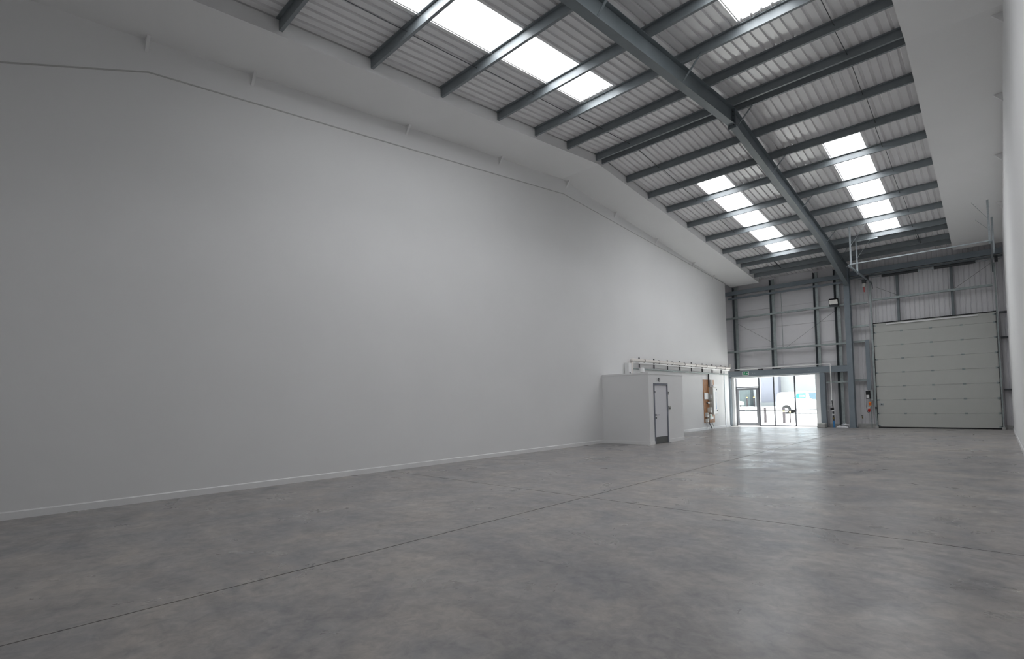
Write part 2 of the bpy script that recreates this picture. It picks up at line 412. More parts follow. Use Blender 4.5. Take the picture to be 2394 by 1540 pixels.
box(CX-.006, CX+.006, 27.875, 28.19, 0, 7.5).build('web', 'rafter_steel', col)
box(CX-.16, CX+.16, 27.8, 28.26, 0, .02).build('base_plate', 'blue_grey_steel', col)

# ------------------------------------------------------------------ front wall: backing, panels, ribbed cladding
GX0, GX1, GZ = -10.53, -6.30, 2.62      # glazed opening
mb = MB(); yb0, yb1 = 28.52, 28.66
for a in ((-11.1, GX0, 0, GZ), (GX1, .95, 0, GZ), (-11.1, .95, GZ, 7.9)): mb.box(a[0], a[1], yb0, yb1, a[2], a[3])
wf = mb.build('wall_front', 'flat_panel', kind='structure', label='metal clad end wall with entrance glazing and sectional door')
zz = [GZ]+[3.15+i*1.0 for i in range(5)]+[7.78]
for a, b in zip(zz, zz[1:]):
    for x0, x1 in ((-11.05, -8.0), (-7.995, -4.98)):
        MB().box(x0, x1, 28.45, 28.519, a+.004, b-.004).build('wall_panel', 'flat_panel', wf)
for a, b in ((.0, 1.2), (1.2, GZ)): MB().box(-11.05, GX0-.004, 28.45, 28.519, a+.004, b-.004).build('wall_panel', 'flat_panel', wf)
def clad(x0, x1, z0, z1, pitch=.17):
    n = max(1, round((x1-x0)/pitch)); p = (x1-x0)/n; pts = [(x0, 28.45)]
    for i in range(n):
        c = x0+(i+.5)*p; pts += [(c-.022, 28.45), (c-.012, 28.475), (c+.012, 28.475), (c+.022, 28.45)]
    pts += [(x1, 28.45), (x1, 28.51), (x0, 28.51)]
    MB().prism(pts, 2, z0, z1).build('cladding_sheet', 'cladding_sheet', wf)
clad(GX1+.01, -5.0, 0, GZ-.01)
xs = [-4.97+i*1.02 for i in range(6)]+[.75]
for a, b in zip(xs, xs[1:]):
    if b-a > .1: clad(a+.002, b-.002, 0, 7.78)

# sheeting rails (galvanised C sections) across the end wall
def csect(y0, y1, z0, z1, t=.006, lip=.018):
    return [(y0, z0), (y1, z0), (y1, z0+t), (y0+t, z0+t), (y0+t, z1-t), (y1, z1-t), (y1, z1), (y0, z1)]
def rail(x0, x1, zc, h, lab, m='galvanised_post', y0=28.04, y1=28.2):
    MB().prism(csect(y0, y1, zc-h/2, zc+h/2), 0, x0, x1).build('sheeting_rail', m, None, lab, 'rail', 'sheeting rails')
LX0, LX1 = -10.72, CX-CW-.003
rail(LX0, LX1, 7.15, .20, 'topmost deep blue-grey rail above the entrance glazing', 'blue_grey_steel')
rail(-10.55, LX1, 6.87, .09, 'slim rail just under the topmost rail above the entrance glazing', 'blue_grey_steel', 28.1, 28.2)
rail(LX0, LX1, 5.79, .085, 'galvanised rail crossing the posts level with the floodlight')
rail(LX0, LX1, 3.97, .085, 'galvanised rail crossing the posts just above the entrance glazing')
rail(-6.0, LX1, 2.15, .085, 'short galvanised rail between the glazing post and the column')
RX0 = CX+CW+.003
rail(RX0, .40, 7.19, .24, 'deep blue-grey rail above the sectional door springs', 'blue_grey_steel')
rail(RX0, .40, 6.99, .07, 'slim dark rail directly over the sectional door springs', 'rafter_steel', 28.06, 28.2)
rail(RX0, -4.2, 5.76, .085, 'short galvanised rail between column and door track, above door height')
rail(-4.0, .05, 5.84, .085, 'galvanised rail above the sectional door')
rail(RX0, -4.2, 4.70, .085, 'short galvanised rail beside the top of the sectional door')
rail(RX0, -4.28, 4.0, .085, 'short rail from column to the cable trunking top', y0=28.2, y1=28.35)
rail(RX0, -4.35, 2.2, .085, 'short rail between column and trunking at mid height', y0=28.21, y1=28.35)
for z, t in ((4.72, 'top'), (3.7, 'upper part'), (1.6, 'lower part')):
    rail(.2, .74, z, .07, 'short dark rail between the door and the white wall, at its '+t, 'dark_metal', 28.2, 28.4)

def post(x0, x1, z0, z1, lab, m='galvanised_post', y0=28.22, y1=28.44):
    """vertical channel: web to the left, flange facing the room"""
    e = empty('wall_post', ((x0+x1)/2, (y0+y1)/2, z0), lab, 'post', 'end wall posts')
    wm = (x0+x1)/2
    box(x0, x0+.008, y0, y1, z0, z1).build('web', 'rafter_steel', e)
    box(wm-.01, x1, y0, y0+.008, z0, z1).build('flange', m, e)
    box(x1-.012, x1, y0+.008, y0+.03, z0, z1).build('lip', m, e)
    box(x0+.008, wm+.01, y1-.02, y1-.005, z0, z1).build('rear_leaf', 'rafter_steel', e)
post(-10.37, -10.11, 2.94, 7.5, 'tall galvanised wall post beside the white wall end above the glazing')
post(-8.47, -8.22, 2.94, 7.6, 'tall galvanised wall post above the second mullion of the glazing')
post(-6.44, -6.22, 2.94, 7.6, 'tall galvanised wall post above the end of the entrance glazing')
post(-5.56, -5.32, 0, 7.6, 'tall galvanised wall post behind the floodlight')
for x0, x1, t in ((-3.13, -3.04, 'nearer the steel column'), (-1.26, -1.17, 'nearer the white wall')):
    box(x0, x1, 28.25, 28.44, 4.78, 7.06).build('wall_post', 'rafter_steel', None, 'slim dark post above the sectional door, the one '+t, 'post', 'posts above the sectional door')
# sag wires on the end wall
for a, b, lab in (((-7.87, 28.1, 6.84), (-7.87, 28.1, 4.02), 'thin vertical rod between the rails above the glazing'),
                  ((-10.11, 28.226, 5.48), (-8.46, 28.226, 4.36), 'thin diagonal wire beside the tall white wall above the glazing'),
                  ((-5.5, 28.216, 5.6), (-7.75, 28.205, 4.01), 'thin diagonal wire beside the floodlight post above the glazing'),
                  ((-3.9, 28.23, 6.45), (-3.0, 28.23, 5.9), 'thin diagonal wire above the door near the steel column'),
                  ((.02, 28.245, 6.75), (-1.2, 28.245, 5.86), 'thin diagonal wire above the door near the white wall')):
    MB().tube([a, b], .011 if a[0] == b[0] else .006, 6, caps=False).build('sag_rod', 'galvanised_post' if a[0] == b[0] else 'dark_metal', None, lab, 'rod', 'end wall rods')

# goalpost steel frame around the glazing
gp = empty('goalpost_frame', (-8.4, 28.0, 0), 'blue-grey steel goalpost frame around the entrance glazing', 'frame')
box(-10.76, -10.53, 27.92, 28.16, 0, 2.62).build('post', 'blue_grey_steel', gp)
box(-6.26, -6.04, 27.92, 28.16, 0, 2.62).build('post', 'blue_grey_steel', gp)
box(-10.9, CX-CW-.003, 27.92, 28.16, 2.63, 2.91).build('beam', 'blue_grey_steel', gp)
box(-10.9, CX-CW-.003, 27.90, 28.18, 2.91, 2.925).build('beam_flange', 'blue_grey_steel', gp)
for xb in (-10.42, -9.35, -8.3, -6.7):
    for d in (0, .11):
        MB().tube([(xb+d, 27.925, 2.77), (xb+d, 27.905, 2.77)], .017, 6).build('bolt', 'galvanised', gp)
for xb in (-10.3, -9.1, -8.25):
    for d in (0, .14): MB().box(xb+d, xb+d+.09, 27.96, 28.1, 2.926, 2.98).build('cleat', 'dark_metal', gp)

# ------------------------------------------------------------------ entrance glazing
wn += 1
wz = empty('window_%d' % wn, (-8.42, 28.38, 0), label='entrance glazing with slim dark mullions under the blue-grey steel beam', kind='structure')
YG0, YG1 = 28.34, 28.42
for a in ((-10.54, -10.40, 28.1, 28.45, 0, 2.63), (-6.49, -6.29, 28.1, 28.45, 0, 2.63), (-10.40, -6.49, 28.1, 28.45, 2.555, 2.63)):
    box(*a).build('reveal_lining', 'white_gloss_paint', wz)
MX = [-9.205, -8.475, -7.485]
for x in MX: box(x-.03, x+.03, YG0, YG1, 0, 2.555).build('mullion', 'dark_aluminium', wz)
box(-10.40, -10.37, YG0, YG1, 0, 2.555).build('mullion', 'dark_aluminium', wz)
box(-6.52, -6.49, YG0, YG1, 0, 2.555).build('mullion', 'dark_aluminium', wz)
xsn = [-9.175, -8.505, -8.445, -7.515, -7.455, -6.52]
for i in range(0, 6, 2):
    a, b = xsn[i], xsn[i+1]
    box(a, b, YG0, YG1, .81, .86).build('transom', 'dark_aluminium', wz)
    box(a, b, YG0, YG1, 0, .05).build('sill_rail', 'dark_aluminium', wz)
    box(a, b, 28.375, 28.385, .05, .81).build('glass_pane', 'clear_glass', wz)
    box(a, b, 28.375, 28.385, .86, 2.555).build('glass_pane', 'clear_glass', wz)
box(-10.37, -9.235, YG0, YG1, 2.03, 2.08).build('transom', 'dark_aluminium', wz)
box(-10.37, -9.235, 28.375, 28.385, 2.08, 2.555).build('glass_pane', 'clear_glass', wz)
d2 = empty('door_2', (-9.8, 28.36, 0), label='glazed entrance door with grey aluminium frame', kind='structure')
box(-10.365, -10.25, 28.33, 28.39, .01, 2.02).build('stile', 'grey_aluminium', d2)
box(-9.355, -9.24, 28.33, 28.39, .01, 2.02).build('stile', 'grey_aluminium', d2)
box(-10.25, -9.355, 28.33, 28.39, 1.91, 2.02).build('top_rail', 'grey_aluminium', d2)
box(-10.25, -9.355, 28.33, 28.39, .79, .87).build('mid_rail', 'grey_aluminium', d2)
box(-10.25, -9.355, 28.33, 28.39, .01, .16).build('bottom_rail', 'grey_aluminium', d2)
box(-9.95, -9.62, 28.29, 28.33, .80, .86).build('push_pad', 'galvanised', d2)
box(-10.25, -9.355, 28.355, 28.365, .87, 1.91).build('glass_pane', 'clear_glass', d2)
box(-10.25, -9.355, 28.355, 28.365, .16, .79).build('glass_pane', 'clear_glass', d2)

# ------------------------------------------------------------------ sectional overhead door
DX0, DX1, DY = -4.03, .09, 28.2
d1 = empty('door_1', (-1.97, DY, 0), label='large closed off-white sectional overhead door', kind='structure')
JZ = [.05]+[.65+.615*i for i in range(7)]+[4.75]
for a, b in zip(JZ, JZ[1:]):
    MB().prism([(DY+.005, a+.002), (DY, a+.006), (DY, b-.006), (DY+.005, b-.002), (DY+.045, b-.003), (DY+.045, a+.003)], 0, DX0, DX1).build('door_panel', 'door_panel', d1)
box(DX0, DX1, DY, DY+.05, 0, .05).build('bottom_seal', 'black_rubber', d1)
box(DX0-.02, DX1+.02, DY-.02, DY+.05, 4.755, 4.79).build('top_seal', 'black_rubber', d1)
box(-3.55, -.45, DY-.06, DY-.004, 4.66, 4.71).build('stiffening_bar', 'white_plastic', d1)
for x in (-3.01, -1.99, -.98):
    for z in JZ[1:-1]:
        h = MB().box(x-.05, x+.05, DY-.012, DY-.001, z-.035, z+.035).build('hinge', 'galvanised_post', d1)
        MB().tube([(x-.055, DY-.016, z), (x+.055, DY-.016, z)], .012, 6).build('pin', 'galvanised_post', h)
for x, s in ((DX0+.04, -1), (DX1-.04, 1)):
    for z in [.1]+JZ[1:-1]+[4.66]:
        h = MB().box(x-.05, x+.05, DY-.016, DY-.001, z-.04, z+.04).build('roller_hinge', 'galvanised_post', d1)
        MB().tube([(x, DY-.03, z), (x+s*.09, DY-.03, z)], .014, 6).build('roller', 'dark_metal', h)
lk = MB().box(-3.93, -3.80, DY-.03, DY-.001, 1.02, 1.12).build('slide_lock', 'galvanised', d1)
MB().box(-3.89, -3.84, DY-.045, DY-.03, 1.04, 1.10).build('lock_knob', 'dark_metal', lk)
MB().tube([(-4.05, DY-.02, 1.07), (-3.93, DY-.02, 1.07)], .008, 6).build('lock_bolt', 'galvanised', lk)
for x0, x1 in ((DX0-.09, DX0-.02), (DX1+.02, DX1+.07)):
    box(x0, x1, DY-.07, DY+.05, 0, 6.75).build('guide_track', 'galvanised_post', d1)
    xi = x1 if x0 < -1 else x0-.012
    box(xi, xi+.012, DY-.05, DY+.02, 0, 4.8).build('edge_seal', 'black_rubber', d1)
    box(x0-.03, x1+.03, DY-.08, DY+.06, 0, .1).build('track_foot', 'concrete_block', d1)
# horizontal tracks and spring shaft
xl, xr = -3.99, .085
for x in (xl, xr):
    MB().bar((x, 23.0, 6.50), (x, 27.8, 6.60), .05, .05).build('overhead_track', 'rafter_steel', d1)
    MB().tube([(x, 27.8, 6.62), (x, 27.98, 6.60), (x, 28.1, 6.52), (x, 28.16, 6.38)], .022, 6).build('track_curve', 'rafter_steel', d1)
MB().tube([(-4.5, 27.98, 6.86), (.38, 27.98, 6.86)], .018, 8).build('torsion_shaft', 'galvanised', d1)
def spring(x0, x1):
    mb = MB(); mb.tube([(x0, 27.98, 6.86), (x1, 27.98, 6.86)], .052, 10, caps=True)
    n = int((x1-x0)/.035)
    for i in range(n):
        x = x0+(i+.5)*(x1-x0)/n; mb.tube([(x-.011, 27.98, 6.86), (x+.011, 27.98, 6.86)], .062, 8, caps=True)
    mb.build('torsion_spring', 'dark_metal', d1)
spring(-3.6, -2.3); spring(-1.75, -.42)
for x in (-2.27, -1.8): MB().tube([(x-.025, 27.98, 6.86), (x+.025, 27.98, 6.86)], .075, 10).build('spring_plug', 'galvanised', d1)
for x in (-4.15, .2): MB().tube([(x-.05, 27.98, 6.86), (x+.05, 27.98, 6.86)], .13, 14).build('cable_drum', 'dark_metal', d1)
# operator unit and its red release cord
op = empty('door_motor', (-4.26, 27.88, 6.4), 'small door motor with red release cord on the spring shaft end', 'motor')
box(-4.34, -4.19, 27.8, 27.97, 6.62, 6.80).build('gearbox', 'dark_metal', op)
box(-4.32, -4.21, 27.81, 27.93, 6.46, 6.615).build('housing', 'beige_metal', op)
MB().tube([(-4.27, 27.87, 6.46), (-4.275, 27.87, 6.22)], .016, 6).build('release_cord', 'red_plastic', op)
# perforated hangers for the overhead tracks
def hanger(x, y, zb_, zt, xd, zd, lab):
    e = empty('track_hanger', (x, y, zb_), lab, 'hanger', 'door track hangers')
    mb = MB(); mb.box(x-.03, x+.03, y-.003, y+.003, zb_, zt); mb.box(x-.03, x-.024, y+.003, y+.05, zb_, zt); mb.build('upright', 'galvanised', e)
    MB().bar((x, y-.006, zd), (xd, y-.006, zt), .035, .006).build('brace', 'galvanised', e)
hanger(-3.93, 23.16, 6.45, 8.03, -3.40, 7.27, 'galvanised hanger with diagonal brace, on the seventh purlin past the ridge')
hanger(-4.0, 24.81, 6.47, 7.86, -3.47, 7.12, 'galvanised hanger with diagonal brace, on the eighth purlin past the ridge')
MB().box(-4.02, -3.26, 24.76, 24.785, 7.80, 7.85).build('hanger_bar', 'galvanised', None, 'short galvanised bar over the hanger on the eighth purlin', 'bar')
hanger(.04, 23.17, 6.48, zs(23.17)-.002, -.36, 7.30, 'galvanised hanger under the white soffit, farther from the door')
hanger(.13, 24.9, 6.49, zs(24.9)-.002, -.31, 7.24, 'galvanised hanger under the white soffit, nearer the door')
MB().box(-3.97, .10, 23.08, 23.11, 6.54, 6.58).build('track_tie_bar', 'galvanised', None, 'long thin galvanised bar tying the overhead door tracks together', 'bar')

# ------------------------------------------------------------------ services by the column
tr = empty('cable_trunking', (-4.29, 28.16, 1.7), 'tall grey cable trunking above the black door control box', 'trunking')
box(-4.37, -4.22, 28.12, 28.2, 1.74, 4.05).build('channel', 'blue_grey_steel', tr)
box(-4.375, -4.215, 28.11, 28.12, 1.74, 4.05).build('lid', 'blue_grey_steel', tr)
cb = empty('control_box', (-4.36, 28.14, 1.33), 'black door control box with a white label plate', 'control box')
box(-4.44, -4.28, 28.07, 28.2, 1.33, 1.69).build('housing', 'black_rubber', cb, bevel=.01)
box(-4.42, -4.31, 28.06, 28.069, 1.35, 1.50).build('label_plate', 'white_plastic', cb)
box(-4.25, -4.16, 28.1, 28.2, 1.25, 1.72).build('junction_box', 'galvanised_post', None, 'pale steel box beside the black door control box', 'box')
isw = empty('isolator_switch', (-4.3, 28.13, 1.0), 'yellow isolator switch with a red knob under the control box', 'switch')
box(-4.345, -4.255, 28.08, 28.2, 1.02, 1.19).build('housing', 'orange_paint', isw, bevel=.008)
MB().tube([(-4.30, 28.08, 1.10), (-4.30, 28.04, 1.10)], .032, 10).build('knob', 'red_plastic', isw)
sk_ = empty('power_socket', (-4.33, 28.12, .76), 'red power socket below the yellow isolator switch', 'socket')
box(-4.40, -4.30, 28.09, 28.2, .80, .95).build('housing', 'beige_metal', sk_)
MB().tube([(-4.34, 28.09, .84), (-4.33, 27.99, .76)], .05, 10).build('plug', 'red_plastic', sk_)
MB().tube([(-4.42, 28.15, 1.33), (-4.44, 28.13, .95), (-4.42, 28.1, .74), (-4.36, 28.08, .68), (-4.33, 28.08, .74)], .012, 6).build('loop_cable', 'dark_metal', None, 'dark cable looping from the control box to the red socket', 'cable')
box(-4.29, -4.25, 28.14, 28.2, .0, 1.01).build('conduit', 'galvanised_post', None, 'grey conduit from the yellow isolator down to the floor', 'conduit')
box(-4.10, -4.02, 28.03, 28.125, .86, .96).build('photo_sensor', 'dark_metal', None, 'small dark sensor on the door guide track', 'sensor')
tp = empty('hose_tap', (-4.63, 28.3, .40), 'small brass hose tap low on the wall beside the column', 'tap')
MB().tube([(-4.66, 28.45, .50), (-4.66, 28.30, .50), (-4.63, 28.26, .42)], .022, 8).build('spout', 'brass', tp)
MB().tube([(-4.70, 28.32, .55), (-4.62, 28.32, .55)], .016, 6).build('handle', 'dark_metal', tp)
# upstand at the foot of the cladding
box(-4.84, -4.14, 28.38, 28.449, 0, .17).build('trim_5', 'concrete_block', kind='structure', label='low grey kerb at the foot of the cladding beside the sectional door')
box(.17, .74, 28.36, 28.449, 0, .15).build('trim_6', 'concrete_block', kind='structure', label='low grey kerb between the sectional door and white wall')
box(-6.03, -5.6, 28.38, 28.449, 0, .16).build('trim_7', 'concrete_block', kind='structure', label='low grey kerb beside the glazing post')
# incoming water pipe
wp = empty('water_riser', (-5.76, 28.02, 0), 'blue and black incoming water pipe with brass valves beside the glazing', 'pipe')
MB().tube([(-5.74, 27.98, 0), (-5.76, 28.0, .32)], .045, 10).build('duct', 'blue_pipe', wp)
zc = .32
for i, (h, r, m) in enumerate(((.08, .035, 'dark_metal'), (.07, .042, 'brass'), (.10, .03, 'dark_metal'), (.07, .05, 'white_plastic'), (.12, .032, 'dark_metal'), (.06, .045, 'white_plastic'), (.10, .034, 'dark_metal'))):
    MB().tube([(-5.76, 28.0, zc), (-5.76, 28.0, zc+h)], r, 10).build(['coupling', 'valve', 'riser', 'meter', 'riser', 'coupling', 'riser'][i], m, wp); zc += h
MB().tube([(-5.87, 28.0, .88), (-5.74, 28.0, .88)], .055, 12).build('water_meter', 'black_rubber', wp)
MB().tube([(-5.76, 28.0, .9), (-5.77, 27.87, 1.28)], .022, 8).build('riser', 'dark_metal', wp)
MB().tube([(-5.77, 27.87, 1.29), (-5.77, 27.87, 3.0), (-5.80, 27.86, 3.04), (-10.2, 27.86, 3.0)], .024, 8).build('white_water_pipe', 'white_plastic', None, 'thin white pipe along the steel beam and down beside the glazing post', 'pipe')
MB().tube([(-5.98, 28.05, .78), (-5.98, 28.05, 1.06), (-5.78, 28.05, 1.06)], .03, 8).build('overflow_pipe', 'white_plastic', None, 'white bent overflow pipe beside the black water meter', 'pipe')
# sacks on the floor, block at the glazing corner
def sack(x0, x1, y0, y1, z0, h, m, rz, lab):
    mb = MB(); nx, ny = 14, 8; vs, fs = [], []
    cx, cy = (x0+x1)/2, (y0+y1)/2
    for side in (1, 0):
        for j in range(ny+1):
            for i in range(nx+1):
                u, v = i/nx*2-1, j/ny*2-1
                e = max(0, (1-abs(u)**2.6))**.55*max(0, (1-abs(v)**2.6))**.55
                bl = .012*math.sin(9*u+3*v)+.010*math.sin(7*v-5*u)
                z = z0+(h*.16+(h*.84*e+bl*e) if side else h*.16*(1-e))
                px, py = (x1-x0)/2*u, (y1-y0)/2*v
                vs.append((cx+px*math.cos(rz)-py*math.sin(rz), cy+px*math.sin(rz)+py*math.cos(rz), max(z0, z)))
    N = (nx+1)*(ny+1)
    for j in range(ny):
        for i in range(nx):
            a = j*(nx+1)+i; fs += [(a, a+1, a+nx+2, a+nx+1), (N+a, N+a+nx+1, N+a+nx+2, N+a+1)]
    for i in range(nx): fs += [(i, N+i, N+i+1, i+1), (ny*(nx+1)+i, ny*(nx+1)+i+1, N+ny*(nx+1)+i+1, N+ny*(nx+1)+i)]
    for j in range(ny): a = j*(nx+1); fs += [(a, a+nx+1, N+a+nx+1, N+a), (a+nx, N+a+nx, N+a+2*nx+1, a+2*nx+1)]
    mb.add(vs, fs, True)
    return mb.build('cement_sack', m, None, lab, 'sack')
s1 = sack(-5.60, -5.10, 27.52, 27.82, 0.001, .10, 'sack_white', .10, 'flat white sack lying on the floor at the foot of the column')
s2 = sack(-5.40, -5.08, 27.60, 27.82, .125, .06, 'sack_white', -.25, 'smaller white sack with blue stripe lying on top of another sack')
mb = MB(); mb.bar((-5.33, 27.58, .166), (-5.20, 27.72, .178), .035, .004); mb.build('stripe', 'sack_blue', s2)
box(-6.36, -6.03, 27.5, 27.88, 0, .2).build('concrete_block', 'concrete_block', None, 'pale concrete block on the floor at the end of the glazing', 'block', bevel=.01)

# exit sign
ex = empty('exit_sign', (-9.7, 27.9, 2.68), 'green and white emergency exit sign with running figure on the steel beam', 'sign')
box(-9.87, -9.54, 27.885, 27.915, 2.685, 2.885).build('panel', 'white_plastic', ex)
box(-9.85, -9.56, 27.880, 27.884, 2.70, 2.87).build('green_face', 'exit_green', ex)
mb = MB(); mb.box(-9.68, -9.62, 27.877, 27.8795, 2.775, 2.795)
mb.prism([(-9.625, 2.815), (-9.585, 2.785), (-9.625, 2.755)], 1, 27.877, 27.8795); mb.build('arrow', 'white_plastic', ex)
mb = MB(); mb.tube([(-9.745, 27.8795, 2.845), (-9.745, 27.877, 2.845)], .014, 10)
mb.prism([(-9.77, 2.825), (-9.735, 2.825), (-9.745, 2.775), (-9.715, 2.745), (-9.73, 2.735), (-9.76, 2.765), (-9.785, 2.725), (-9.80, 2.735), (-9.772, 2.78)], 1, 27.877, 27.8795)
mb.prism([(-9.83, 2.72), (-9.815, 2.72), (-9.815, 2.85), (-9.83, 2.85)], 1, 27.877, 27.8795); mb.build('running_figure', 'white_plastic', ex)

# floodlight
fd = empty('floodlight', (-5.5, 27.95, 5.7), 'black floodlight with pale lens on the tall wall post beside the column', 'floodlight')
def tilted(x0, x1, d0, d1, h0, h1):
    """box tilted downward by t about the lamp's centre"""
    t = math.radians(28); c = (27.84, 5.92); vs = []
    for x in (x0, x1):
        for d, h in ((d0, h0), (d1, h0), (d1, h1), (d0, h1)):
            vs.append((x, c[0]+d*math.cos(t)-h*math.sin(t)*-1*-1, c[1]+d*math.sin(t)+h*math.cos(t)))
    return MB().add(vs, [(3,2,1,0),(4,5,6,7),(0,1,5,4),(1,2,6,5),(2,3,7,6),(3,0,4,7)])
tilted(-5.69, -5.31, -.05, .10, -.17, .17).build('housing', 'black_rubber', fd)
tilted(-5.67, -5.33, -.062, -.052, -.06, .155).build('lens', 'floodlight_lens', fd)
tilted(-5.67, -5.33, -.075, -.052, -.17, -.065).build('gear_cover', 'dark_metal', fd)
MB().bar((-5.5, 27.9, 5.93), (-5.5, 28.22, 5.93), .05, .05).build('mount_arm', 'dark_metal', fd)

# ------------------------------------------------------------------ toilet cubicle
WX, WY0, WY1, WH = -8.52, 15.42, 17.93, 2.36
wc = empty('toilet_cubicle', (-9.43, 16.68, 0), 'small white boxed toilet cubicle against the tall white wall', 'cubicle')
mb = MB(); mb.box(XL+.002, WX, WY0, WY0+.1, 0, WH); mb.box(XL+.002, WX, WY1-.1, WY1, 0, WH)
mb.box(WX-.1, WX, WY0+.1, 15.745, 0, WH); mb.box(WX-.1, WX, 16.735, WY1-.1, 0, WH); mb.box(WX-.1, WX, 15.745, 16.735, 2.06, WH)
mb.box(XL+.002, WX-.1, WY0+.1, WY1-.1, WH-.06, WH); mb.build('walls', 'white_plaster', wc)
mb = MB(); mb.box(XL+.002, WX+.012, WY0-.012, WY1+.012, WH+.001, WH+.065); mb.build('roof_capping', 'white_gloss_paint', wc)
for a in ((XL+.02, WX+.018, WY0-.018, WY0, 0, .11), (WX, WX+.018, WY0, 15.74, 0, .11), (WX, WX+.018, 16.74, WY1, 0, .11)):
    box(*a).build('skirting', 'white_gloss_paint', wc)
df = MB(); df.box(WX-.06, WX+.02, 15.745, 15.80, 0, 2.06); df.box(WX-.06, WX+.02, 16.68, 16.735, 0, 2.06); df.box(WX-.06, WX+.02, 15.80, 16.68, 2.0, 2.06)
df.build('door_frame', 'wc_frame', wc)
lf = box(WX-.05, WX-.005, 15.803, 16.677, .008, 1.997).build('door', 'wc_leaf', wc)
box(WX-.004, WX+.001, 15.81, 16.67, .012, .235).build('kick_plate', 'kick_plate', lf)
hd = MB(); hd.tube([(WX-.004, 15.87, .98), (WX+.05, 15.87, .98), (WX+.05, 15.9, .98), (WX+.05, 16.01, .98)], .011, 8); hd.build('lever_handle', 'kick_plate', lf)
box(WX-.004, WX+.006, 15.845, 15.895, .95, 1.01).build('handle_rose', 'dark_metal', lf)
MB().tube([(WX-.004, 15.87, .88), (WX+.02, 15.87, .88)], .03, 10).build('lock_turn', 'kick_plate', lf)
box(WX-.004, WX+.02, 15.81, 15.84, 1.72, 1.80).build('door_bolt', 'kick_plate', lf)
sg = empty('toilet_sign', (WX+.005, 16.08, 2.12), 'pair of small pictogram plates above the toilet door', 'sign')
box(WX+.001, WX+.008, 15.98, 16.09, 2.13, 2.25).build('pale_plate', 'white_plastic', sg)
mb = MB(); mb.tube([(WX+.008, 16.035, 2.228), (WX+.010, 16.035, 2.228)], .011, 8); mb.box(WX+.0082, WX+.010, 16.018, 16.052, 2.175, 2.212); mb.box(WX+.0082, WX+.010, 16.022, 16.032, 2.135, 2.175); mb.box(WX+.0082, WX+.010, 16.038, 16.048, 2.135, 2.175)
mb.build('figure', 'grey_plastic', sg)
box(WX+.001, WX+.008, 16.11, 16.22, 2.12, 2.25).build('dark_plate', 'dark_metal', sg)
mb = MB(); mb.box(WX+.0082, WX+.010, 16.15, 16.20, 2.21, 2.225); mb.box(WX+.0082, WX+.010, 16.15, 16.165, 2.15, 2.21); mb.box(WX+.0082, WX+.010, 16.15, 16.20, 2.145, 2.16); mb.build('letter', 'white_plastic', sg)
np_ = box(WX+.001, WX+.012, 16.77, 16.84, 1.66, 1.77).build('notice_plate', 'grey_plastic', None, 'small grey notice plate beside the top of the toilet door', 'sign')
box(WX+.012, WX+.014, 16.78, 16.83, 1.72, 1.76).build('dark_mark', 'dark_metal', np_)
ls = empty('light_switch', (WX+.02, 16.84, 1.15), 'small grey light switch beside the toilet door', 'switch')
box(WX+.001, WX+.03, 16.77, 16.90, 1.15, 1.27).build('back_box', 'grey_plastic', ls)
box(WX+.03, WX+.034, 16.80, 16.87, 1.17, 1.22).build('rocker', 'dark_metal', ls)

# ------------------------------------------------------------------ soil pipe and services on the left wall
sp = empty('soil_pipe', (-10.2, 17.25, WH+.07), 'cream plastic pipe rising from the cubicle roof and running along the wall', 'pipe')
PX_, PZ = -10.22, 3.05
MB().tube([(PX_, 17.25, WH+.067), (PX_, 17.25, PZ-.1)], .062, 14).build('riser', 'pipe_plastic', sp)
MB().tube([(PX_, 17.25, PZ-.1), (PX_, 17.265, PZ-.03), (PX_, 17.32, PZ), (PX_, 17.4, PZ)], .066, 14).build('elbow', 'pipe_plastic', sp)
MB().tube([(PX_, 17.4, PZ), (PX_, 27.0, PZ)], .06, 14).build('run', 'pipe_plastic', sp)
MB().tube([(PX_, 27.0, PZ), (PX_-.02, 27.15, PZ+.03), (PX_-.1, 27.45, PZ+.18)], .06, 14).build('end_bend', 'pipe_plastic', sp)
BY = [18.03, 19.22, 20.4, 21.57, 22.75, 23.94, 25.1, 26.23]
for i, y in enumerate(BY):
    e = empty('pipe_bracket', (XL+.03, y, 2.77), 'dark upright bracket for the cream pipe, %s from the toilet cubicle' % ORD[i], 'bracket', 'pipe brackets')
    box(XL+.001, XL+.03, y-.03, y+.03, 2.775, 3.18).build('channel', 'dark_metal', e)
    mb = MB(); pts = []
    for k in range(11):
        a = math.radians(-70+k*20-30); pts.append((PX_+.075*math.cos(a)*.9, y+.17, PZ+.075*math.sin(a)))
    mb.tube(pts, .008, 6); mb.build('clip', 'dark_metal', e)
MB().tube([(-10.17, 17.7, 2.935), (-10.17, 26.9, 2.935)], .022, 8).build('white_conduit', 'white_gloss_paint', None, 'thin bright white pipe running under the cream pipe along the wall', 'pipe')
box(XL+.001, XL+.05, 17.5, 27.0, 2.70, 2.745).build('support_rail', 'galvanised_post', None, 'long thin galvanised rail under the pipe brackets on the white wall', 'rail')
vt = empty('roof_vent', (-10.1, 17.7, WH+.07), 'small grey vent cone with white collar on the cubicle roof', 'vent')
MB().tube([(-10.05, 17.72, WH+.067), (-10.05, 17.72, WH+.22)], [.12, .06], 12).build('cone', 'grey_plastic', vt)
MB().tube([(-10.05, 17.72, WH+.22), (-10.05, 17.72, WH+.40)], [.10, .085], 12).build('collar', 'white_plastic', vt)
fb = empty('fan_duct', (-10.22, 16.98, WH+.07), 'white rectangular fan duct on the cubicle roof beside the pipe riser', 'duct')
box(-10.32, -10.14, 16.9, 17.1, WH+.067, WH+.55).build('duct', 'white_plaster', fb)
